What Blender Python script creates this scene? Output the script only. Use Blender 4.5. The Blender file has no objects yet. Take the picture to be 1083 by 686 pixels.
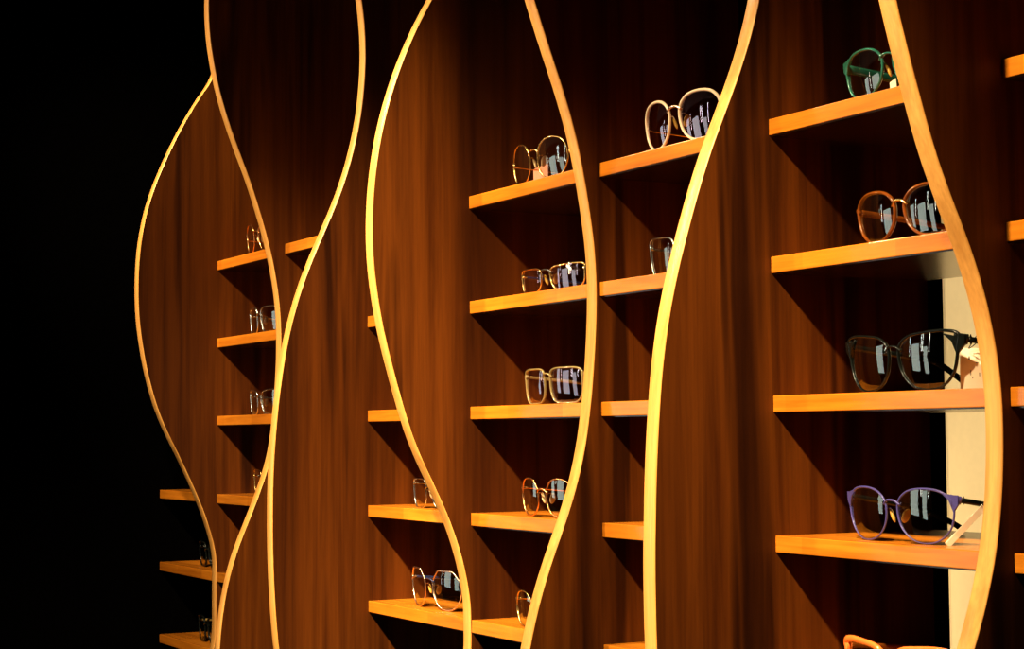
import bpy, bmesh, math, random
from mathutils import Vector, Matrix
C = bpy.context.scene.collection
random.seed(4)
EYE = 1.5                       # camera height above the floor (m)
FRONT = 0.9955                  # shelf fronts, distance from the camera plane along X
Y0, BAY = 1.0525, 0.30          # first panel and bay width along the row
SHELF_Z0, STEP = 0.2674 + EYE, 0.12538
TH = 0.018                      # panel thickness
ST = 0.0160                     # shelf thickness
DEPTH = 0.180                   # shelf depth
def panel_y(i): return Y0 + BAY * i
def shelf_bottom(k): return SHELF_Z0 - STEP * k

# ------------------------------------------------------------------ helpers
def link(name, bm, mat, parent=None, smooth=False, loc=None):
    me = bpy.data.meshes.new(name)
    bmesh.ops.recalc_face_normals(bm, faces=bm.faces)
    bm.to_mesh(me); bm.free()
    if smooth:
        for p in me.polygons: p.use_smooth = True
    if mat is not None: me.materials.append(mat)
    o = bpy.data.objects.new(name, me); C.objects.link(o)
    if loc is not None: o.location = loc
    if parent is not None: o.parent = parent
    return o
def empty(name, loc, rz=0.0):
    o = bpy.data.objects.new(name, None); C.objects.link(o)
    o.location = loc; o.rotation_euler = (0, 0, rz); o.empty_display_size = .02
    return o
def tag(o, label, cat, group=None):
    o['label'] = label; o['category'] = cat
    if group: o['group'] = group
    return o
def struct(o):
    o['kind'] = 'structure'; return o
def box(bm, x0, x1, y0, y1, z0, z1, bev=0.0, seg=2):
    vs = [bm.verts.new((x, y, z)) for x in (x0, x1) for y in (y0, y1) for z in (z0, z1)]
    q = [(0,1,3,2),(4,6,7,5),(0,4,5,1),(2,3,7,6),(0,2,6,4),(1,5,7,3)]
    fs = [bm.faces.new([vs[i] for i in f]) for f in q]
    if bev > 0:
        es = list({e for f in fs for e in f.edges})
        bmesh.ops.bevel(bm, geom=es, offset=bev, segments=seg, profile=.6, affect='EDGES')
    return bm
def catmull(P, n, closed=False):
    """densify a polyline of equal-length tuples"""
    m = len(P); out = []
    rng = range(m if closed else m - 1)
    for i in rng:
        if closed: a, b, c, d = P[(i-1) % m], P[i], P[(i+1) % m], P[(i+2) % m]
        else: a, b, c, d = P[max(i-1, 0)], P[i], P[i+1], P[min(i+2, m-1)]
        for k in range(n):
            t = k / n
            out.append(tuple(.5*(2*b[j] + (c[j]-a[j])*t + (2*a[j]-5*b[j]+4*c[j]-d[j])*t*t + (3*b[j]-a[j]-3*c[j]+d[j])*t**3) for j in range(len(b))))
    if not closed: out.append(tuple(P[-1]))
    return out
def sweep(bm, P, rad, closed=False, ns=8, up=Vector((0, 1, 0)), square=0.0):
    """tube along P; rad(i) -> (in-plane half width, half depth along up)"""
    P = [Vector(p) for p in P]; m = len(P); rings = []
    for i, p in enumerate(P):
        a = P[(i-1) % m] if (closed or i > 0) else p
        b = P[(i+1) % m] if (closed or i < m-1) else p
        t = (b - a).normalized()
        u = (up - t * up.dot(t))
        if u.length < 1e-6: u = Vector((1, 0, 0)) - t * t.x
        u.normalize(); s = t.cross(u)
        r1, r2 = rad(i) if callable(rad) else rad
        ring = []
        for k in range(ns):
            an = 2*math.pi*(k+.5)/ns; c_, s_ = math.cos(an), math.sin(an)
            if square:
                e = 1 - square
                c_ = math.copysign(abs(c_)**e, c_); s_ = math.copysign(abs(s_)**e, s_)
            ring.append(bm.verts.new(p + s*(r1*c_) + u*(r2*s_)))
        rings.append(ring)
    for i in range(m if closed else m-1):
        A, B = rings[i], rings[(i+1) % m]
        for k in range(ns):
            bm.faces.new((A[k], A[(k+1) % ns], B[(k+1) % ns], B[k]))
    if not closed:
        bm.faces.new(rings[0]); bm.faces.new(rings[-1])
    return bm

# ---------------------------------------------------------------- materials
def newmat(name):
    m = bpy.data.materials.new(name); m.use_nodes = True
    nt = m.node_tree; nt.nodes.clear()
    out = nt.nodes.new('ShaderNodeOutputMaterial')
    return m, nt, out
def N(nt, t, **kw):
    n = nt.nodes.new(t)
    for k, v in kw.items(): setattr(n, k, v)
    return n
def ramp(nt, stops):
    r = nt.nodes.new('ShaderNodeValToRGB'); e = r.color_ramp.elements
    while len(e) < len(stops): e.new(.5)
    for x, (p, c) in zip(e, stops):
        x.position = p; x.color = (*c, 1) if len(c) == 3 else c
    return r
def grain_vec(nt, scale, jitter=7.0):
    tc = N(nt, 'ShaderNodeTexCoord'); oi = N(nt, 'ShaderNodeObjectInfo')
    mul = N(nt, 'ShaderNodeVectorMath', operation='SCALE'); mul.inputs[3].default_value = jitter
    comb = N(nt, 'ShaderNodeCombineXYZ')
    for k in range(3): nt.links.new(oi.outputs['Random'], comb.inputs[k])
    nt.links.new(comb.outputs[0], mul.inputs[0])
    add = N(nt, 'ShaderNodeVectorMath', operation='ADD')
    nt.links.new(tc.outputs['Object'], add.inputs[0]); nt.links.new(mul.outputs[0], add.inputs[1])
    mp = N(nt, 'ShaderNodeMapping'); mp.inputs['Scale'].default_value = scale
    nt.links.new(add.outputs[0], mp.inputs[0])
    return mp.outputs[0], add.outputs[0]
def noise(nt, vec, scale, detail=4, rough=.55, dist=0.0):
    n = N(nt, 'ShaderNodeTexNoise'); n.inputs['Scale'].default_value = scale
    n.inputs['Detail'].default_value = detail; n.inputs['Roughness'].default_value = rough
    n.inputs['Distortion'].default_value = dist
    nt.links.new(vec, n.inputs['Vector']); return n.outputs['Fac']
def mixc(nt, mode, fac, a, b):
    m = N(nt, 'ShaderNodeMix', data_type='RGBA', blend_type=mode)
    for sock, v in ((m.inputs[0], fac), (m.inputs[6], a), (m.inputs[7], b)):
        if hasattr(v, 'is_linked'): nt.links.new(v, sock)
        elif isinstance(v, (int, float)): sock.default_value = v
        else: sock.default_value = (*v, 1)
    return m.outputs[2]
def bsdf(nt, out, rough=.5, spec=.5, metal=0.0, color=None, coat=0.0):
    b = N(nt, 'ShaderNodeBsdfPrincipled')
    b.inputs['Roughness'].default_value = rough; b.inputs['Metallic'].default_value = metal
    b.inputs['Specular IOR Level'].default_value = spec
    b.inputs['Coat Weight'].default_value = coat
    if color is not None:
        if hasattr(color, 'is_linked'): nt.links.new(color, b.inputs['Base Color'])
        else: b.inputs['Base Color'].default_value = (*color, 1)
    nt.links.new(b.outputs[0], out.inputs[0]); return b
def simple(name, color, rough=.5, metal=0.0, spec=.5, var=.12, coat=0.0):
    m, nt, out = newmat(name)
    v, _ = grain_vec(nt, (1, 1, 1), 3.0)
    n = noise(nt, v, 90, 3)
    dk = tuple(c*(1-var) for c in color); lt = tuple(min(1, c*(1+var)) for c in color)
    r = ramp(nt, [(.3, dk), (.7, lt)]); nt.links.new(n, r.inputs[0])
    bsdf(nt, out, rough, spec, metal, r.outputs[0], coat); return m

def walnut_material():
    m, nt, out = newmat('walnut_veneer')
    v, raw = grain_vec(nt, (1, 1, .035), 9.0)
    broad = noise(nt, v, 13, 3, .5, .6)
    fine = noise(nt, v, 70, 5, .6, .3)
    hair = noise(nt, v, 330, 2, .6)
    r = ramp(nt, WALNUT); nt.links.new(broad, r.inputs[0])
    r2 = ramp(nt, [(.32, (.54, .48, .46)), (.56, (1, 1, 1)), (.75, (1.12, 1.1, 1.06))]); nt.links.new(fine, r2.inputs[0])
    c = mixc(nt, 'MULTIPLY', 1.0, r.outputs[0], r2.outputs[0])
    r3 = ramp(nt, [(.3, (.72, .70, .68)), (.6, (1, 1, 1))]); nt.links.new(hair, r3.inputs[0])
    c = mixc(nt, 'MULTIPLY', .5, c, r3.outputs[0])
    # a few narrow near-black heart streaks running up the leaf
    v2, _ = grain_vec(nt, (1, 1, .05), 4.0)
    st = noise(nt, v2, 20, 3, .55, .5)
    r4 = ramp(nt, [(.35, (.15, .11, .09)), (.46, (1, 1, 1))]); nt.links.new(st, r4.inputs[0])
    c = mixc(nt, 'MULTIPLY', .85, c, r4.outputs[0])
    b = bsdf(nt, out, .5, .08, 0, c)
    bp = N(nt, 'ShaderNodeBump'); bp.inputs['Strength'].default_value = .06; bp.inputs['Distance'].default_value = .001
    nt.links.new(hair, bp.inputs['Height']); nt.links.new(bp.outputs[0], b.inputs['Normal'])
    return m
def pale_wood(name, base, axis, rough=.3, blocks=True):
    """light solid wood, grain along axis 'y' (shelves) or 'z' (edge bands)"""
    m, nt, out = newmat(name)
    sc = (1, .05, 1) if axis == 'y' else (1, 1, .05)
    v, raw = grain_vec(nt, sc, 5.0)
    a = noise(nt, v, 60, 4, .6, .5); h = noise(nt, v, 260, 3, .6)
    lo = tuple(c*k for c, k in zip(base, (.74, .66, .55))); hi = tuple(min(1, c*k) for c, k in zip(base, (1.12, 1.16, 1.25)))
    r = ramp(nt, [(.3, lo), (.55, base), (.75, hi)]); nt.links.new(a, r.inputs[0])
    r2 = ramp(nt, [(.3, (.80, .76, .70)), (.6, (1, 1, 1))]); nt.links.new(h, r2.inputs[0])
    c = mixc(nt, 'MULTIPLY', .8, r.outputs[0], r2.outputs[0])
    if blocks:                                    # finger-jointed staves of slightly different tint
        sep = N(nt, 'ShaderNodeSeparateXYZ'); nt.links.new(raw, sep.inputs[0])
        def fl(sock, s):
            a_ = N(nt, 'ShaderNodeMath', operation='MULTIPLY'); a_.inputs[1].default_value = s
            nt.links.new(sock, a_.inputs[0])
            f_ = N(nt, 'ShaderNodeMath', operation='FLOOR'); nt.links.new(a_.outputs[0], f_.inputs[0]); return f_.outputs[0]
        cb = N(nt, 'ShaderNodeCombineXYZ')
        nt.links.new(fl(sep.outputs[1], 8.0), cb.inputs[1]); nt.links.new(fl(sep.outputs[0], 26.0), cb.inputs[0])
        wn = N(nt, 'ShaderNodeTexWhiteNoise', noise_dimensions='3D'); nt.links.new(cb.outputs[0], wn.inputs['Vector'])
        r3 = ramp(nt, [(0, (.80, .74, .66)), (1, (1.1, 1.1, 1.1))]); nt.links.new(wn.outputs[0], r3.inputs[0])
        c = mixc(nt, 'MULTIPLY', .8, c, r3.outputs[0])
    b = bsdf(nt, out, rough, .5, 0, c)
    bp = N(nt, 'ShaderNodeBump'); bp.inputs['Strength'].default_value = .05; bp.inputs['Distance'].default_value = .001
    nt.links.new(h, bp.inputs['Height']); nt.links.new(bp.outputs[0], b.inputs['Normal'])
    return m
def lens_material(name, tint, ior=1.7, gloss=(1, 1, 1)):
    m, nt, out = newmat(name)
    tr = N(nt, 'ShaderNodeBsdfTransparent'); tr.inputs[0].default_value = (*tint, 1)
    gl = N(nt, 'ShaderNodeBsdfGlossy'); gl.inputs['Roughness'].default_value = .015; gl.inputs[0].default_value = (*gloss, 1)
    fr = N(nt, 'ShaderNodeFresnel'); fr.inputs[0].default_value = ior
    mx = N(nt, 'ShaderNodeMixShader')
    nt.links.new(fr.outputs[0], mx.inputs[0]); nt.links.new(tr.outputs[0], mx.inputs[1]); nt.links.new(gl.outputs[0], mx.inputs[2])
    nt.links.new(mx.outputs[0], out.inputs[0]); return m
def emitter(name, col, s):
    m, nt, out = newmat(name)
    e = N(nt, 'ShaderNodeEmission'); e.inputs[0].default_value = (*col, 1); e.inputs[1].default_value = s
    nt.links.new(e.outputs[0], out.inputs[0]); return m

WALNUT = [(.25, (.030, .0064, .0006)), (.45, (.064, .0150, .0013)), (.62, (.092, .0225, .0019)), (.8, (.046, .0102, .0010))]
WAL = walnut_material()
BAND = pale_wood('pale_edge_wood', (.69, .325, .075), 'z', .36, False)
SHELFM = pale_wood('orange_shelf_wood', (.60, .190, .0125), 'y', .24, True)
BLACK = simple('black_paint', (.0006, .0005, .0005), .9, 0, 0)
CREAM = simple('cream_paint', (.80, .63, .37), .6, 0, .3, .02)
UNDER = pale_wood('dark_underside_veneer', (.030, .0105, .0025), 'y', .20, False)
DARKW = simple('dark_wall_paint', (.07, .048, .032), .8, 0, .1)
DARKF = simple('dark_floor', (.16, .09, .045), .45, 0, .3)

WARM = (1.0, .76, .42)
SPOTS = [   # position, target, watts, cone, blend, colour, radius
 ((-.06, .35, 2.68), (1.0, 1.75, 1.10), 400, 32, .85, WARM, .03),
 ((-.06, .85, 2.68), (1.0, 2.55, 1.20), 520, 31, .85, WARM, .03),
 ((-.06, 2.45, 2.68), (1.0, 2.92, 1.88), 290, 33, .9, WARM, .03),  # extra unseen spot, added to brighten the leftmost panel's face
 ((-.06, 3.20, 2.68), (1.0, 1.75, 1.60), 90, 52, .7, WARM, .05),  # extra unseen far spot, added for cream highlights on the edge bands
 ((-.06, 1.10, 2.68), (1.0, 1.06, 1.46), 240, 42, .85, WARM, .03),
 ((-.06, 1.82, 2.68), (1.0, 1.75, 1.50), 180, 42, .8, WARM, .03),
 ((-.06, 2.25, 2.68), (1.0, 2.20, 1.55), 170, 42, .8, WARM, .03),
 ((1.27, .85, 2.6), (1.92, 2.1, 1.52), 260, 36, .8, (1, .86, .58), .03),
]
TUBE_E = 14
TUBES = [(2.75, 1.6, 2.6), (3.55, 1.7, 2.6), (3.75, 1.7, 2.6), (6.2, 1.5, 2.5)]
BOX_E = 2.6
BOXES = [(2.95, 3.45, .6, 1.9), (4.1, 5.6, .7, 2.1), (6.8, 8.4, .7, 2.3)]

# ------------------------------------------------------------------- setting
b = bmesh.new(); box(b, -3.2, 3.1, -2.5, 10.5, -.05, 0); struct(link('floor', b, DARKF))
b = bmesh.new(); box(b, -3.2, 3.1, -2.5, 10.5, 2.8, 2.85); struct(link('ceiling', b, DARKW))
b = bmesh.new(); box(b, 3.0, 3.1, -2.5, 10.5, 0, 2.8); struct(link('wall_right', b, BLACK))
b = bmesh.new(); box(b, -3.2, -3.1, -2.5, 10.5, 0, 2.8); struct(link('wall_left', b, DARKW))
b = bmesh.new(); box(b, .42, 3.0, panel_y(7), panel_y(7)+.10, 0, 2.8); struct(link('wall_end', b, BLACK))
# cream pilaster standing behind the open back of the display
b = bmesh.new(); box(b, 1.90, 2.30, 1.754, 2.154, 0, 2.8, .012, 3)
tag(link('column', b, CREAM), 'cream painted column seen through the open back behind the rightmost wavy panel', 'column')

# --------------------------------------------------- wavy upright wood panels
# how far each front edge stands out from the shelf fronts (m), every 25 mm of
# height from the floor up
PROFILE = {
    5: [0.1172,0.1190,0.1195,0.1188,0.1168,0.1135,0.1091,0.1037,0.0973,0.0901,0.0823,0.0741,0.0656,0.0570,0.0485,0.0403,0.0326,0.0255,0.0193,0.0145,0.0114,0.0096,0.0087,0.0085,0.0088,0.0098,0.0118,0.0152,0.0203,0.0266,0.0338,0.0416,0.0498,0.0584,0.0670,0.0755,0.0836,0.0913,0.0984,0.1046,0.1099,0.1141,0.1172,0.1189,0.1192,0.1178,0.1105,0.1029,0.1011,0.0989,0.0957,0.0912,0.0853,0.0777,0.0684,0.0578,0.0473,0.0374,0.0285,0.0217,0.0173,0.0138,0.0114,0.0096,0.0082,0.0074,0.0074,0.0084,0.0107,0.0142,0.0189,0.0247,0.0314,0.0390,0.0471,0.0560,0.0657,0.0757,0.0852,0.0938,0.1012,0.1073,0.1122,0.1160,0.1183,0.1192,0.1188,0.1177,0.1166,0.1135,0.1091,0.1037,0.0973,0.0901,0.0823,0.0741,0.0656,0.0570,0.0485,0.0403,0.0326],
    4: [0.0794,0.0887,0.0978,0.1064,0.1145,0.1219,0.1284,0.1339,0.1384,0.1417,0.1437,0.1445,0.1440,0.1423,0.1393,0.1351,0.1298,0.1235,0.1163,0.1084,0.0999,0.0909,0.0816,0.0723,0.0630,0.0539,0.0452,0.0372,0.0298,0.0233,0.0178,0.0139,0.0115,0.0103,0.0098,0.0101,0.0111,0.0132,0.0168,0.0219,0.0282,0.0353,0.0433,0.0518,0.0609,0.0707,0.0811,0.0990,0.1206,0.1264,0.1292,0.1313,0.1329,0.1341,0.1349,0.1353,0.1353,0.1350,0.1342,0.1329,0.1310,0.1287,0.1258,0.1223,0.1182,0.1132,0.1071,0.0998,0.0913,0.0814,0.0705,0.0591,0.0479,0.0377,0.0289,0.0215,0.0152,0.0102,0.0065,0.0041,0.0027,0.0027,0.0040,0.0067,0.0111,0.0179,0.0273,0.0351,0.0432,0.0518,0.0608,0.0700,0.0794,0.0887,0.0978,0.1064,0.1145,0.1219,0.1284,0.1339,0.1384],
    6: [0.0648,0.0536,0.0428,0.0326,0.0233,0.0154,0.0103,0.0077,0.0065,0.0060,0.0059,0.0063,0.0071,0.0090,0.0128,0.0196,0.0285,0.0384,0.0490,0.0600,0.0712,0.0823,0.0930,0.1031,0.1122,0.1202,0.1269,0.1320,0.1355,0.1373,0.1374,0.1356,0.1321,0.1270,0.1204,0.1124,0.1033,0.0933,0.0826,0.0715,0.0603,0.0493,0.0387,0.0288,0.0197,0.0124,0.0074,0.0033,0.0020,0.0020,0.0020,0.0020,0.0020,0.0058,0.0127,0.0213,0.0315,0.0427,0.0546,0.0670,0.0797,0.0915,0.1012,0.1091,0.1156,0.1210,0.1253,0.1287,0.1309,0.1319,0.1318,0.1307,0.1285,0.1249,0.1199,0.1131,0.1046,0.0947,0.0838,0.0719,0.0590,0.0449,0.0296,0.0131,0.0033,0.0046,0.0072,0.0065,0.0061,0.0059,0.0062,0.0069,0.0085,0.0119,0.0180,0.0267,0.0363,0.0468,0.0578,0.0690,0.0801],
    3: [0.0288,0.0204,0.0136,0.0095,0.0073,0.0063,0.0058,0.0057,0.0058,0.0063,0.0074,0.0096,0.0137,0.0206,0.0290,0.0382,0.0479,0.0579,0.0681,0.0781,0.0877,0.0967,0.1049,0.1122,0.1183,0.1231,0.1266,0.1285,0.1290,0.1279,0.1253,0.1213,0.1159,0.1092,0.1016,0.0930,0.0836,0.0738,0.0638,0.0537,0.0437,0.0342,0.0253,0.0174,0.0117,0.0085,0.0069,0.0062,0.0057,0.0040,0.0020,0.0020,0.0027,0.0064,0.0121,0.0199,0.0296,0.0412,0.0538,0.0663,0.0771,0.0858,0.0936,0.1009,0.1078,0.1138,0.1187,0.1226,0.1253,0.1266,0.1266,0.1254,0.1230,0.1194,0.1146,0.1085,0.1010,0.0922,0.0820,0.0705,0.0575,0.0435,0.0312,0.0276,0.0216,0.0146,0.0101,0.0077,0.0064,0.0059,0.0057,0.0058,0.0062,0.0071,0.0090,0.0127,0.0190,0.0273,0.0363,0.0459,0.0559],
    2: [0.1228,0.1182,0.1127,0.1063,0.0992,0.0915,0.0834,0.0749,0.0662,0.0576,0.0492,0.0410,0.0334,0.0263,0.0201,0.0150,0.0116,0.0096,0.0085,0.0081,0.0081,0.0086,0.0098,0.0119,0.0155,0.0207,0.0270,0.0341,0.0418,0.0500,0.0585,0.0671,0.0758,0.0842,0.0923,0.1000,0.1070,0.1133,0.1187,0.1232,0.1266,0.1288,0.1300,0.1299,0.1287,0.1263,0.1228,0.1182,0.1126,0.1050,0.0958,0.0897,0.0838,0.0768,0.0685,0.0589,0.0485,0.0386,0.0301,0.0233,0.0181,0.0142,0.0111,0.0087,0.0069,0.0056,0.0052,0.0059,0.0079,0.0113,0.0154,0.0201,0.0256,0.0323,0.0403,0.0493,0.0586,0.0677,0.0765,0.0850,0.0927,0.1001,0.1071,0.1133,0.1187,0.1232,0.1266,0.1288,0.1300,0.1299,0.1287,0.1263,0.1228,0.1182,0.1127,0.1063,0.0992,0.0915,0.0834,0.0749,0.0662],
    1: [0.0640,0.0731,0.0820,0.0907,0.0989,0.1065,0.1134,0.1193,0.1243,0.1283,0.1310,0.1326,0.1330,0.1321,0.1299,0.1266,0.1222,0.1167,0.1103,0.1031,0.0952,0.0868,0.0780,0.0689,0.0599,0.0509,0.0423,0.0341,0.0264,0.0196,0.0142,0.0106,0.0086,0.0075,0.0070,0.0069,0.0071,0.0079,0.0094,0.0120,0.0164,0.0226,0.0298,0.0377,0.0462,0.0550,0.0640,0.0731,0.0822,0.0913,0.1017,0.1191,0.1271,0.1285,0.1289,0.1290,0.1287,0.1279,0.1270,0.1257,0.1240,0.1219,0.1193,0.1157,0.1112,0.1055,0.0987,0.0910,0.0828,0.0740,0.0643,0.0534,0.0422,0.0315,0.0220,0.0139,0.0077,0.0058,0.0076,0.0074,0.0069,0.0069,0.0071,0.0079,0.0094,0.0120,0.0164,0.0226,0.0298,0.0377,0.0462,0.0550,0.0640,0.0731,0.0820,0.0907,0.0989,0.1065,0.1134,0.1193,0.1243],
    0: [0.0152,0.0211,0.0288,0.0378,0.0476,0.0579,0.0682,0.0781,0.0873,0.0953,0.1019,0.1067,0.1096,0.1105,0.1092,0.1059,0.1008,0.0939,0.0856,0.0763,0.0662,0.0559,0.0457,0.0360,0.0272,0.0198,0.0144,0.0114,0.0101,0.0101,0.0113,0.0143,0.0197,0.0271,0.0359,0.0456,0.0558,0.0661,0.0762,0.0856,0.0938,0.1007,0.1059,0.1092,0.1105,0.1096,0.1068,0.1019,0.0954,0.0874,0.0782,0.0686,0.0588,0.0478,0.0372,0.0281,0.0208,0.0154,0.0118,0.0098,0.0090,0.0096,0.0121,0.0168,0.0235,0.0323,0.0431,0.0550,0.0661,0.0754,0.0836,0.0915,0.0989,0.1055,0.1104,0.1114,0.1101,0.1075,0.1031,0.0968,0.0891,0.0801,0.0703,0.0600,0.0497,0.0398,0.0306,0.0226,0.0162,0.0123,0.0104,0.0100,0.0107,0.0129,0.0172,0.0240,0.0323,0.0416,0.0517,0.0620,0.0722],
}
PANEL_LABEL = {
 6: 'leftmost wavy walnut panel with thin pale edge against the black wall',
 5: 'second wavy walnut panel from the left, edge crossing in front of the leftmost panel',
 4: 'third wavy walnut panel from the left, bright pale edge bulging towards the bottom',
 3: 'fourth wavy walnut panel from the left, its edge bulging left near the top',
 2: 'third wavy walnut panel from the right, just left of the white glasses',
 1: 'second wavy walnut panel from the right, wide walnut face left of the purple glasses',
 0: 'rightmost wavy walnut panel, its thick pale edge in front of the cream column',
}
BD = .0014
def make_panel(i):
    root = tag(empty('wavy_panel', (FRONT, panel_y(i), 0)), PANEL_LABEL[i], 'panel', 'wavy upright panels of the display')
    pr = PROFILE[i]
    pts = catmull([(-p, .025*j) for j, p in enumerate(pr)], 4)          # (x, z)
    n = len(pts); nor = []
    for j in range(n):
        a = pts[max(j-1, 0)]; c = pts[min(j+1, n-1)]
        tx, tz = c[0]-a[0], c[1]-a[1]; l = math.hypot(tx, tz); nor.append((-tz/l, tx/l))
    inner = [(p[0]-BD*q[0], p[1]) for p, q in zip(pts, nor)]
    # veneered board
    b = bmesh.new(); rows = []
    for (x, z) in inner:
        rows.append([b.verts.new((x, 0, z)), b.verts.new((x, TH, z)), b.verts.new((.1825, TH, z)), b.verts.new((.1825, 0, z))])
    for A, B in zip(rows, rows[1:]):
        for k in range(4): b.faces.new((A[k], A[(k+1) % 4], B[(k+1) % 4], B[k]))
    b.faces.new(rows[0]); b.faces.new(rows[-1])
    link('veneered_board', b, WAL, root)
    # solid edge band with rounded corners
    b = bmesh.new(); rows = []; rd = .0009
    for p, q, s in zip(pts, nor, inner):
        def at(dn, y):
            return b.verts.new((p[0]-dn*q[0], y, p[1]-dn*q[1] if 0 < p[1] < 2.5 else p[1]))
        sec = [(s[0], 0, s[1])]
        row = [b.verts.new((s[0], -.0002, s[1])), at(rd, -.0002), at(rd*.3, rd*.3), at(0, rd), at(0, TH-rd), at(rd*.3, TH-rd*.3), at(rd, TH+.0002), b.verts.new((s[0], TH+.0002, s[1]))]
        rows.append(row)
    for A, B in zip(rows, rows[1:]):
        for k in range(8): b.faces.new((A[k], A[(k+1) % 8], B[(k+1) % 8], B[k]))
    b.faces.new(rows[0]); b.faces.new(rows[-1])
    o = link('edge_band', b, BAND, root, True)
    o['label'] = 'pale solid wood band along the wavy front edge'
    return root
for i in range(7): make_panel(i)

# ------------------------------------------------------------------- shelves
SHELF_LABEL = {
 (0,0): 'orange wood shelf end at the right frame edge, topmost of the four there',
 (0,1): 'orange wood shelf end at the right frame edge, level with the amber brown glasses',
 (0,2): 'orange wood shelf end at the right frame edge, level with the black glasses',
 (0,3): 'orange wood shelf end at the right frame edge, lowest of the four there',
 (1,0): 'orange wood shelf carrying the green framed glasses',
 (1,1): 'orange wood shelf carrying the amber brown glasses',
 (1,2): 'orange wood shelf carrying the black framed glasses with a large cream tag',
 (1,3): 'orange wood shelf carrying the purple framed glasses',
 (1,4): 'orange wood shelf under the orange framed glasses at the bottom edge',
 (2,0): 'orange wood shelf carrying the white framed glasses',
 (2,1): 'short orange wood shelf carrying thin grey glasses, right under the white glasses',
 (2,2): 'empty short orange wood shelf in the middle, second below the white glasses',
 (2,3): 'empty short orange wood shelf in the middle, third below the white glasses',
 (2,4): 'empty short orange wood shelf at the bottom edge, fourth below the white glasses',
 (3,0): 'orange wood shelf carrying round gold glasses with a pink tag',
 (3,1): 'orange wood shelf carrying narrow half height glasses with a white sticker',
 (3,2): 'orange wood shelf carrying square clear glasses, right above the round copper glasses',
 (3,3): 'orange wood shelf carrying round copper glasses',
 (3,4): 'orange wood shelf carrying half hidden gold glasses at the bottom centre',
 (4,1): 'tiny visible stub of an orange shelf, highest beside the fourth panel edge',
 (4,2): 'empty short orange shelf left of the fourth panel edge, under the tiny stub',
 (4,3): 'orange wood shelf carrying thin rimmed glasses half hidden by the fourth panel',
 (4,4): 'orange wood shelf carrying rose gold and navy glasses',
 (5,0): 'empty short orange shelf between the second and third panel edges, upper left',
 (5,1): 'tiny orange shelf stub in the crossing of the second and third panel edges',
 (6,0): 'orange wood shelf on the leftmost panel, topmost of its column',
 (6,1): 'orange wood shelf on the leftmost panel, second from the top of its column',
 (6,2): 'orange wood shelf on the leftmost panel, third from the top of its column',
 (6,3): 'orange wood shelf on the leftmost panel, fourth from the top of its column',
 (6,4): 'tiny orange shelf sliver between the two lowest edges of the left panels',
 (7,3): 'empty dim orange shelf at the black wall, topmost of the three there',
 (7,4): 'dim orange shelf at the black wall, middle of the three there',
 (7,5): 'dim orange shelf at the black wall, lowest of the three there',
}
SHELVES = {}
for (j, k), lab in SHELF_LABEL.items():
    ya, yb = panel_y(j-1)+TH, panel_y(j)             # from the near panel's back to the far panel's face
    if j == 0: ya = panel_y(0)-BAY+TH
    b = bmesh.new(); box(b, 0, DEPTH, ya-yb+.0002, -.0002, .0012, ST, .0008, 2)
    o = link('display_shelf', b, SHELFM, None, False, (FRONT, yb, shelf_bottom(k)))
    tag(o, lab, 'shelf', 'orange wood display shelves'); SHELVES[j, k] = o
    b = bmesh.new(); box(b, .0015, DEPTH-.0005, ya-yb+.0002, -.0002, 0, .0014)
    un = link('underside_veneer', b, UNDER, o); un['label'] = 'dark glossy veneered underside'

# ------------------------------------------------------------------- glasses
SHAPES = {   # closed outlines: (u towards the temple, v up) in half widths and half heights
 'round': [(1,.05),(.9,.5),(.58,.87),(0,1),(-.58,.87),(-.92,.48),(-1,0),(-.9,-.5),(-.55,-.88),(0,-1),(.55,-.86),(.88,-.46)],
 'panto': [(1,.2),(.92,.6),(.58,.91),(0,1),(-.56,.89),(-.92,.56),(-1,.12),(-.87,-.44),(-.5,-.86),(0,-1),(.48,-.88),(.86,-.45)],
 'square': [(1,.25),(.97,.76),(.7,.97),(0,1),(-.7,.96),(-.96,.72),(-1,.2),(-.93,-.5),(-.64,-.93),(0,-1),(.62,-.95),(.92,-.55)],
 'half': [(1,.35),(.99,.82),(.75,1),(.0,.98),(-.72,.88),(-.97,.6),(-1,.1),(-.9,-.55),(-.62,-.95),(0,-1),(.66,-.96),(.93,-.5)],
 'cat': [(1.02,.45),(1.05,.86),(.66,1.0),(0,.97),(-.6,.86),(-.95,.55),(-1,.1),(-.86,-.46),(-.5,-.88),(0,-1),(.48,-.9),(.86,-.4)],
 'octagon': [(1,.28),(.97,.50),(.62,.90),(.45,.98),(-.42,.98),(-.60,.90),(-.96,.48),(-1,.26),(-.93,-.35),(-.55,-.86),(0,-1),(.55,-.86),(.93,-.35)],
}
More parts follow.
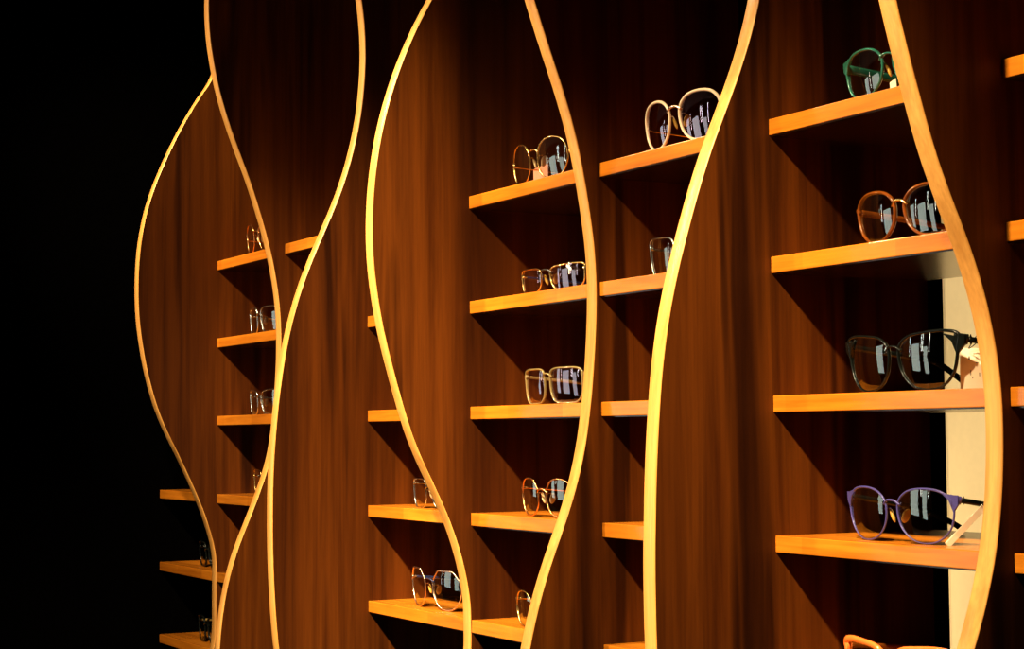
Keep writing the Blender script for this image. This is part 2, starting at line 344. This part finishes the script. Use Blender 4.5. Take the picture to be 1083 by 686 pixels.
def make_glasses(name, label, loc, rz, W, lw, gap, h, shape, frame_mat, temple_mat, lens_mat, rt=.0012, rd=.0014,
                 brow=0.0, endw=.0016, pads=True, pad_mat=None, tip_mat=None, bridge_v=.35, temple_h=.0016, hinge_v=.45,
                 bridge_mat=None, rimless=False, tilt=4.0, temple_len=.130, drop=.28, wing=False):
    root = tag(empty(name, loc, rz), label, 'glasses', 'eyeglasses on the display shelves')
    cu = gap/2 + lw/2                                  # lens centre
    zc = h/2 + rt
    tl = math.tan(math.radians(tilt))
    def fy(x, z): return 2.2*x*x - (z)*tl + .0            # gentle face-form curve, top leaning forward
    rims = {}
    fb = bmesh.new()
    for s in (1, -1):
        pl = catmull([(u*lw/2, v*h/2) for u, v in SHAPES[shape]], 6 if shape != 'octagon' else 5, True)
        pts = [(s*(cu+u), fy(s*(cu+u), zc+v), zc+v) for u, v in pl]
        rims[s] = pts; vs = [v/(h/2) for u, v in pl]; us = [u/(lw/2) for u, v in pl]
        def rad(i, vs=vs, us=us):
            k = 1 + brow*max(0, min(1, (vs[i]-.05)/.6)) * (0.55 + .45*max(-.2, us[i]))
            return (rt*k, rd)
        sweep(fb, pts, rad, True, 8, Vector((0, 1, 0)), .25 if rt > .0015 else 0)
    # end pieces
    hz = zc + hinge_v*h/2
    for s in (1, -1):
        x0 = s*(cu + lw/2*.93)
        sweep(fb, [(x0, fy(x0, hz), hz), (s*(W/2-.0025), fy(W/2, hz)+.0002, hz+.0005), (s*W/2, fy(W/2, hz)+.003, hz), (s*W/2, fy(W/2, hz)+.006, hz)],
              lambda i: (endw*(1.5 if i == 0 else 1.0), max(.0011, rd*.8)), False, 8)
        if wing:                                        # swept-up corner joining rim and hinge
            ring = []
            q = [(s*(cu+.60*lw/2), zc+.90*h/2), (s*(cu+.92*lw/2), zc+.80*h/2), (s*W/2, hz+.0042), (s*W/2, hz-.0036), (s*(cu+.985*lw/2), zc+.18*h/2), (s*(cu+.86*lw/2), zc+.62*h/2)]
            fr_ = [fb.verts.new((x, fy(x, z)-rd*.8, z)) for x, z in q]; bk_ = [fb.verts.new((x, fy(x, z)+rd*.8, z)) for x, z in q]
            fb.faces.new(fr_); fb.faces.new(bk_)
            for k in range(6): fb.faces.new((fr_[k], fr_[(k+1) % 6], bk_[(k+1) % 6], bk_[k]))
    fo = link('frame', fb, frame_mat, root, True)
    if wing:
        for p in fo.data.polygons:
            if len(p.vertices) == 6: p.use_smooth = False
    # bridge
    bz = zc + bridge_v*h/2; bx = cu - lw/2*.90
    bb = bmesh.new()
    arc = [(-bx, fy(bx, bz), bz-.001), (-bx*.55, fy(0, bz)-.0012, bz+.0022), (0, fy(0, bz)-.0016, bz+.003), (bx*.55, fy(0, bz)-.0012, bz+.0022), (bx, fy(bx, bz), bz-.001)]
    sweep(bb, catmull(arc, 4), (max(.0010, rt*.95), rd), False, 8)
    link('bridge', bb, bridge_mat or frame_mat, root, True)
    # lenses: shallow domed shells with thickness
    for s in (1, -1):
        lb = bmesh.new(); cx = s*cu; P = rims[s]; R = .13
        rm = ((lw/2)**2 + (h/2)**2)/2
        rings = []
        for t in (1.0, .85, .7, .55, .4, .25, .1):
            ring = []
            for (x, y, z) in P:
                X = cx + (x-cx)*t; Z = zc + (z-zc)*t
                rr = (X-cx)**2 + (Z-zc)**2
                ring.append(lb.verts.new((X, fy(X, Z) - (rm-rr)/(2*R), Z)))
            rings.append(ring)
        cv = lb.verts.new((cx, fy(cx, zc) - rm/(2*R), zc)); m = len(P)
        for A, B in zip(rings, rings[1:]):
            for k in range(m): lb.faces.new((A[k], A[(k+1) % m], B[(k+1) % m], B[k]))
        for k in range(m): lb.faces.new((rings[-1][k], rings[-1][(k+1) % m], cv))
        link('lens', lb, lens_mat, root, True)
    # temples, opened, tips resting on the shelf
    for s in (1, -1):
        tb = bmesh.new(); y0 = fy(W/2, hz) + .004; x = s*W/2
        L = temple_len
        path = [(x, y0, hz), (x-s*.001, y0+.25*L, hz-.3*drop*hz), (x-s*.003, y0+.55*L, hz-.72*drop*hz), (x-s*.005, y0+.70*L, hz-drop*hz)]
        tip = [(x-s*.005, y0+.70*L, hz-drop*hz), (x-s*.006, y0+.79*L, hz-(drop+.14)*hz), (x-s*.008, y0+.91*L, .46*(1-drop)*hz), (x-s*.010, y0+L, max(.0022, temple_h*1.35))]
        sweep(tb, catmull(path, 4), (temple_h, .0009 if temple_h < .002 else .0014), False, 8, Vector((1, 0, 0)))
        t = link('temple', tb, temple_mat, root, True)
        pb = bmesh.new()
        sweep(pb, catmull(tip, 5), lambda i: (max(.0018, temple_h*1.12), .0015), False, 8, Vector((1, 0, 0)))
        link('temple_tip', pb, tip_mat or temple_mat, t, True)
    if pads:
        for s in (1, -1):
            nb = bmesh.new()
            bmesh.ops.create_uvsphere(nb, u_segments=10, v_segments=8, radius=1.0)
            M = Matrix.Translation((s*(cu-lw/2+.0015), fy(0, zc)+.0075, zc-.02*h)) @ Matrix.Rotation(s*math.radians(28), 4, 'Y') @ Matrix.Rotation(s*math.radians(-35), 4, 'Z') @ Matrix.Diagonal((.0016, .0034, .0068, 1))
            bmesh.ops.transform(nb, matrix=M, verts=nb.verts)
            pd = link('nose_pad', nb, pad_mat or PAD, root, True)
            ab = bmesh.new(); xa = s*(cu-lw/2*.90)
            sweep(ab, catmull([(xa, fy(xa, zc), zc+.10*h), (xa-s*.001, fy(0, zc)+.005, zc+.12*h), (s*(cu-lw/2+.0015), fy(0, zc)+.0078, zc)], 4), (.0005, .0005), False, 6)
            link('pad_arm', ab, frame_mat if rt < .0016 else GOLD, pd, True)
    return root

GOLD = simple('gold_metal', (.80, .50, .17), .22, 1.0, .5, .06)
ROSE = simple('rose_gold_metal', (.86, .55, .40), .25, 1.0, .5, .05)
COPPER = simple('copper_metal', (.80, .36, .13), .25, 1.0, .5, .06)
SILVER = simple('silver_metal', (.62, .58, .52), .22, 1.0, .5, .05)
GUN = simple('gunmetal', (.10, .09, .085), .3, .9, .5, .08)
NAVY = simple('navy_lacquer', (.010, .016, .055), .25, 0, .5, .1, .5)
PURPLE = simple('purple_lacquer', (.060, .048, .20), .30, .1, .4, .08, .3)
TEAL = simple('teal_acetate', (.014, .095, .062), .18, 0, .5, .25, .4)
AMBER = simple('amber_brown_acetate', (.13, .030, .003), .18, 0, .3, .3, 0)
ORANGE = simple('orange_acetate', (.85, .17, .03), .22, 0, .5, .05, .5)
WHITE = simple('white_acetate', (.74, .54, .36), .3, 0, .5, .03, .4)
BLK = simple('black_acetate', (.003, .004, .0035), .2, 0, .25, .3, 0)
CLEARG = simple('clear_olive_acetate', (.20, .135, .05), .12, 0, .6, .15, .6)
PAD = simple('clear_silicone', (.75, .55, .30), .2, 0, .5, .05)
PADA = simple('amber_silicone', (.60, .33, .06), .2, 0, .5, .05)
CARD = simple('cream_card', (.86, .76, .58), .7, 0, .2, .03)
PINK = simple('pink_card', (.50, .21, .14), .7, 0, .2, .06)
INK = simple('dark_ink', (.03, .025, .02), .7)
STRING = simple('dark_string', (.03, .022, .018), .6)
WSTRING = simple('pale_string', (.75, .62, .42), .6)
LENS = lens_material('clear_lens', (.93, .91, .88))
LENSG = lens_material('coated_lens', (.90, .90, .88), 1.9, (.92, 1, .95))
LENSP = lens_material('violet_coated_lens', (.86, .80, .84), 2.0, (1, .82, 1))
R90 = -math.pi/2
def on(k): return shelf_bottom(k) + ST + .0002
def put(k, yc, off, rot=0.0):
    return dict(loc=(FRONT+off, yc, on(k)), rz=R90 + math.radians(rot))

# --- widest bay on the right
make_glasses('eyeglasses', 'green framed glasses on the top shelf at right, one large lens visible', **put(0, 1.199, .013), W=.140, lw=0.0580, gap=0.0140, h=0.0410, shape='panto',
             frame_mat=TEAL, temple_mat=TEAL, lens_mat=LENSG, rt=.0010, rd=.0015, brow=.5, wing=True, endw=.0050, temple_h=.0042, hinge_v=.55, bridge_v=.4, pad_mat=PADA)
make_glasses('eyeglasses', 'amber brown plastic glasses with oval lenses, under the green ones', **put(1, 1.190, .015), W=.140, lw=0.0570, gap=0.0120, h=0.0420, shape='panto',
             frame_mat=AMBER, temple_mat=AMBER, lens_mat=LENSG, rt=.00135, rd=.0020, brow=.35, endw=.0024, temple_h=.0028, hinge_v=.42, bridge_v=.38, pads=False, tip_mat=AMBER, bridge_mat=GOLD)
make_glasses('eyeglasses', 'large black framed glasses with green tinged corners and a cream tag', **put(2, 1.201, .015, 1), W=.146, lw=0.0600, gap=0.0120, h=0.0472, shape='cat',
             frame_mat=BLK, temple_mat=BLK, lens_mat=LENSG, rt=.0009, rd=.0018, brow=.6, wing=True, endw=.0046, temple_h=.0026, hinge_v=.66, bridge_v=.42, pads=False)
make_glasses('eyeglasses', 'purple framed round glasses with black temples and a white tag', **put(3, 1.210, .017, 0), W=.139, lw=0.0585, gap=0.0140, h=0.0445, shape='panto',
             frame_mat=PURPLE, temple_mat=BLK, lens_mat=LENSG, rt=.00075, rd=.0010, brow=.45, wing=True, endw=.0036, temple_len=.118, drop=.42, temple_h=.0024, hinge_v=.60, bridge_v=.42, pad_mat=PADA)
make_glasses('eyeglasses', 'bright orange plastic glasses cut off by the bottom edge', **put(4, 1.215, .015, 0), W=.142, lw=0.0585, gap=0.0120, h=0.0385, shape='cat',
             frame_mat=ORANGE, temple_mat=AMBER, lens_mat=LENS, rt=.0021, rd=.0022, brow=.5, endw=.0036, temple_h=.0024, hinge_v=.6, bridge_v=.35, pads=False)
# --- bay left of it
make_glasses('eyeglasses', 'white framed glasses with rose gold bridge, second shelf column from the right', **put(0, 1.520, .011, 0), W=.140, lw=0.0570, gap=0.0180, h=0.0478, shape='panto',
             frame_mat=WHITE, temple_mat=ROSE, lens_mat=LENSP, rt=.00145, rd=.0016, brow=.15, endw=.0012, temple_h=.0011, hinge_v=.05, bridge_v=.45, bridge_mat=ROSE, pad_mat=PADA, tip_mat=AMBER)
make_glasses('eyeglasses', 'thin grey metal glasses half hidden by a panel, below the white pair', **put(1, 1.523, .015, 0), W=.138, lw=0.0560, gap=0.0160, h=0.0372, shape='half',
             frame_mat=SILVER, temple_mat=GUN, lens_mat=LENSG, rt=.0007, rd=.0009, endw=.0014, temple_h=.0012, hinge_v=.55, tip_mat=BLK)
# --- bay with the five pairs in the middle
make_glasses('eyeglasses', 'round gold wire glasses with a pink tag behind them', **put(0, 1.809, .011, 0), W=.134, lw=0.0535, gap=0.0180, h=0.0455, shape='round',
             frame_mat=GOLD, temple_mat=GOLD, lens_mat=LENSG, rt=.00085, rd=.0010, endw=.0016, temple_h=.0011, hinge_v=.12, bridge_v=.42)
g1 = make_glasses('eyeglasses', 'narrow gold rimmed glasses with violet lenses and a white cross sticker', **put(1, 1.785, .011, 2), W=.134, lw=0.0570, gap=0.0190, h=0.0268, shape='half',
             frame_mat=GOLD, temple_mat=NAVY, lens_mat=LENSP, rt=.0009, rd=.0010, endw=.0015, temple_h=.0016, hinge_v=.5, bridge_v=.5, pad_mat=PADA, bridge_mat=GUN, tip_mat=BLK)
make_glasses('eyeglasses', 'square clear olive plastic glasses with violet lens reflections', **put(2, 1.785, .013, 1), W=.134, lw=0.0555, gap=0.0120, h=0.0385, shape='square',
             frame_mat=CLEARG, temple_mat=CLEARG, lens_mat=LENSP, rt=.0010, rd=.0016, brow=.3, endw=.0018, temple_h=.0018, hinge_v=.6, bridge_v=.55, pads=False)
make_glasses('eyeglasses', 'round copper wire glasses with big nose pads on the lower middle shelf', **put(3, 1.800, .013, 0), W=.130, lw=0.0490, gap=0.0180, h=0.0420, shape='round',
             frame_mat=COPPER, temple_mat=COPPER, lens_mat=LENSG, rt=.0008, rd=.0010, endw=.0018, temple_h=.0012, hinge_v=.45, bridge_v=.30)
make_glasses('eyeglasses', 'round gold glasses almost hidden by a pale edge, bottom middle shelf', **put(4, 1.812, .011, 0), W=.130, lw=0.0500, gap=0.0180, h=0.0400, shape='round',
             frame_mat=GOLD, temple_mat=GOLD, lens_mat=LENSG, rt=.0009, rd=.0010, endw=.0018, temple_h=.0012, hinge_v=.45, bridge_v=.35)
# --- bay with two pairs
make_glasses('eyeglasses', 'thin pale rimmed glasses peeking out left of the fourth panel edge', **put(3, 2.098, .017, 0), W=.134, lw=0.0520, gap=0.0180, h=0.0362, shape='square',
             frame_mat=SILVER, temple_mat=SILVER, lens_mat=LENS, rt=.0006, rd=.0008, endw=.0011, temple_h=.0010, hinge_v=.65, bridge_v=.3)
make_glasses('eyeglasses', 'rose gold octagonal glasses with navy bridge, on the lowest shelf left of centre', **put(4, 2.103, .019, 0), W=.144, lw=0.0580, gap=0.0220, h=0.0485, shape='octagon',
             frame_mat=ROSE, temple_mat=NAVY, lens_mat=LENSG, rt=.0009, rd=.0011, endw=.0016, temple_h=.0018, hinge_v=.42, bridge_v=.42, bridge_mat=NAVY, pad_mat=PADA, tip_mat=NAVY)
# --- far bay, small pairs
make_glasses('eyeglasses', 'small wire glasses on the topmost shelf of the leftmost panel', **put(0, 2.708, .015, 0), W=.130, lw=0.0500, gap=0.0180, h=0.0470, shape='panto',
             frame_mat=COPPER, temple_mat=COPPER, lens_mat=LENS, rt=.0009, rd=.0010, endw=.0014, temple_h=.0012, hinge_v=.1)
make_glasses('eyeglasses', 'pale clear glasses on the second shelf of the leftmost panel', **put(1, 2.695, .015, 0), W=.130, lw=0.0500, gap=0.0160, h=0.0392, shape='square',
             frame_mat=SILVER, temple_mat=SILVER, lens_mat=LENSG, rt=.0011, rd=.0012, endw=.0014, temple_h=.0014, hinge_v=.5)
make_glasses('eyeglasses', 'shiny silver glasses on the third shelf of the leftmost panel', **put(2, 2.694, .015, 0), W=.130, lw=0.0500, gap=0.0160, h=0.0370, shape='half',
             frame_mat=SILVER, temple_mat=GUN, lens_mat=LENSG, rt=.0011, rd=.0012, endw=.0016, temple_h=.0014, hinge_v=.5)
make_glasses('eyeglasses', 'barely visible wire glasses on the fourth shelf of the leftmost panel', **put(3, 2.677, .015, 0), W=.130, lw=0.0500, gap=0.0160, h=0.0400, shape='square',
             frame_mat=GOLD, temple_mat=GUN, lens_mat=LENS, rt=.0007, rd=.0009, endw=.0014, temple_h=.0012, hinge_v=.5)
make_glasses('eyeglasses', 'dark glasses in the gloom on the middle shelf at the black wall', **put(4, 2.965, .025, 0), W=.134, lw=0.0520, gap=0.0160, h=0.0400, shape='square',
             frame_mat=BLK, temple_mat=BLK, lens_mat=LENS, rt=.0015, rd=.0018, endw=.0025, temple_h=.0022, hinge_v=.5, pads=False)
make_glasses('eyeglasses', 'dark glasses with a faint glint on the lowest shelf at the black wall', **put(5, 2.969, .025, 0), W=.134, lw=0.0520, gap=0.0160, h=0.0420, shape='square',
             frame_mat=BLK, temple_mat=CLEARG, lens_mat=LENSG, rt=.0015, rd=.0018, endw=.0025, temple_h=.0022, hinge_v=.5, pads=False)
# white cross-shaped sticker on the near lens of the narrow pair
b = bmesh.new()
box(b, -.0007, .0007, -.0003, .0003, -.0065, .0065, .0001, 1)
b2 = bmesh.new(); box(b2, -.0055, .0055, -.0003, .0003, -.0014, .0014, .0001, 1)
bmesh.ops.transform(b2, matrix=Matrix.Rotation(math.radians(28), 4, 'Y') @ Matrix.Translation((0, -.0004, .001)), verts=b2.verts)
tmp = bpy.data.meshes.new('t'); b2.to_mesh(tmp); b2.free(); b.from_mesh(tmp); bpy.data.meshes.remove(tmp)
st = link('sticker', b, simple('white_sticker', (.92, .9, .84), .5), g1, False, (.0520, -.0030, .0215)); st['label'] = 'white cross sticker'

# ----------------------------------------------------------------- price tags
def card_tag(label, loc, rot, w, hgt, mat, string_pts, smat, marks=()):
    root = tag(empty('price_tag', loc), label, 'price tag', 'price tags hanging from glasses')
    M = Matrix.Rotation(rot[2], 4, 'Z') @ Matrix.Rotation(rot[1], 4, 'Y') @ Matrix.Rotation(rot[0], 4, 'X')
    b = bmesh.new(); box(b, -w/2, w/2, -.0004, .0004, 0, hgt, .0002, 1)
    bmesh.ops.transform(b, matrix=M, verts=b.verts); c = link('card', b, mat, root)
    for (mx, mz, mw, mh) in marks:
        b = bmesh.new(); box(b, mx-mw/2, mx+mw/2, -.0006, .0006, mz-mh/2, mz+mh/2)
        bmesh.ops.transform(b, matrix=M, verts=b.verts); link('print_mark', b, INK, c)
    if string_pts:
        b = bmesh.new(); sweep(b, catmull(string_pts, 6), (.00035, .00035), False, 6, Vector((.3, .9, .2)))
        link('string', b, smat, root, True)
    return root
card_tag('large cream price tag hanging beside the black framed glasses', (FRONT+.047, 1.142, on(2)), (0, 0, math.radians(-50)), .023, .034, CARD,
         [(-.006, 0, .0335), (-.010, -.008, .037), (-.010, -.0135, .0425), (-.007, -.0175, .0445), (-.005, -.014, .041), (-.004, -.004, .036), (-.005, 0, .0335)], STRING,
         [(-.003, .014, .0006, .004), (-.0015, .010, .0006, .0016), (.004, .0125, .0006, .003), (.002, .022, .0016, .0007), (-.004, .026, .001, .003)])
card_tag('narrow white price tag dangling from the purple framed glasses', (FRONT+.022, 1.151, on(3)+.0002), (math.radians(10), math.radians(45), math.radians(-8)), .0055, .044, CARD,
         [(.027, -.006, .027), (.026, -.010, .029), (.027, -.0145, .034), (.030, -.0165, .0375), (.031, -.0135, .035), (.030, -.008, .030), (.027, -.006, .027)], STRING)
card_tag('slim cream price tag behind the green framed glasses', (FRONT+.055, 1.243, on(0)), (0, math.radians(8), math.radians(75)), .012, .022, CARD, None, None)
card_tag('small pink price tag behind the round gold glasses', (FRONT+.058, 1.880, on(0)), (0, 0, math.radians(82)), .046, .030, PINK, None, None)
card_tag('pale string tag beside the thin pale rimmed glasses', (FRONT+.030, 2.052, on(3)), (math.radians(12), 0, math.radians(70)), .008, .016, CARD,
         [(0, .002, .015), (-.006, .016, .024), (-.008, .028, .027)], WSTRING)

# --------------------------------------------- shop tubes and added glow boxes seen in the lenses
TUBE = emitter('tube_light_glow', (1.0, .93, .80), TUBE_E)
def tube_light(x, y, z0, z1, lab):
    root = tag(empty('tube_light', (x, y, 0)), lab, 'light', 'upright tube lights across the aisle')
    b = bmesh.new(); bmesh.ops.create_cone(b, cap_ends=True, segments=12, radius1=.022, radius2=.022, depth=z1-z0, matrix=Matrix.Translation((0, 0, (z0+z1)/2)))
    link('tube', b, TUBE, root, True)
    b = bmesh.new(); box(b, -.036, -.023, -.03, .03, 0, z1+.05, .004); link('upright_post', b, DARKW, root)
for q, (y, z0, z1) in enumerate(TUBES):
    tube_light(-3.06, y, z0, z1, 'upright white tube light on the far side of the aisle')
BOXG = emitter('reflection_box_glow', (.96, 1.0, .88), BOX_E)
for (y0, y1, z0, z1) in BOXES:  # unseen glowing boxes, added so the lenses reflect pale patches
    root = tag(empty('reflection_box', (-3.098, (y0+y1)/2, 0)), 'added pale glowing box across the aisle for lens reflections', 'reflection box', 'added glow boxes across the aisle')
    w2 = (y1-y0)/2
    b = bmesh.new(); box(b, .06, .07, -w2, w2, z0, z1, .002, 1); link('glow_panel', b, BOXG, root)
    b = bmesh.new(); box(b, 0, .06, -w2-.03, w2+.03, 0, z1+.03, .004, 1); link('case', b, DARKW, root)

# -------------------------------------------------------------------- lights
def spot(name, loc, target, energy, size_deg, blend, col, radius=.03):
    L = bpy.data.lights.new(name, 'SPOT'); L.energy = energy; L.color = col
    L.spot_size = math.radians(size_deg); L.spot_blend = blend; L.shadow_soft_size = radius
    o = bpy.data.objects.new(name, L); C.objects.link(o); o.location = loc
    d = Vector(target) - Vector(loc); o.rotation_euler = d.to_track_quat('-Z', 'Y').to_euler()
    return o
for n_, a_ in enumerate(SPOTS): spot('track_or_added_spot', *a_)

# -------------------------------------------------------------------- camera
cd = bpy.data.cameras.new('camera'); cam = bpy.data.objects.new('camera', cd); C.objects.link(cam)
F = 1951.9; cd.sensor_fit = 'HORIZONTAL'; cd.sensor_width = 36; cd.lens = F/1083*36; cd.clip_start = .02
th, pi_, ro = 0.494459, 0.059243, -0.0078264
fw = Vector((math.sin(th)*math.cos(pi_), math.cos(th)*math.cos(pi_), math.sin(pi_)))
r = Vector((math.cos(th), -math.sin(th), 0)); u = r.cross(fw)
r2 = r*math.cos(ro) + u*math.sin(ro); u2 = -r*math.sin(ro) + u*math.cos(ro)
M = Matrix((r2, u2, -fw)).transposed().to_4x4(); M.translation = Vector((0, 0, EYE))
cam.matrix_world = M
sc = bpy.context.scene; sc.camera = cam
w = bpy.data.worlds.new('world'); sc.world = w; w.use_nodes = True
bg = w.node_tree.nodes['Background']; bg.inputs[0].default_value = (1, .8, .6, 1); bg.inputs[1].default_value = 0.0
sc.view_settings.view_transform = 'Standard'; sc.view_settings.look = 'None'
sc.view_settings.exposure = 0; sc.view_settings.gamma = 1; sc.view_settings.use_curve_mapping = False
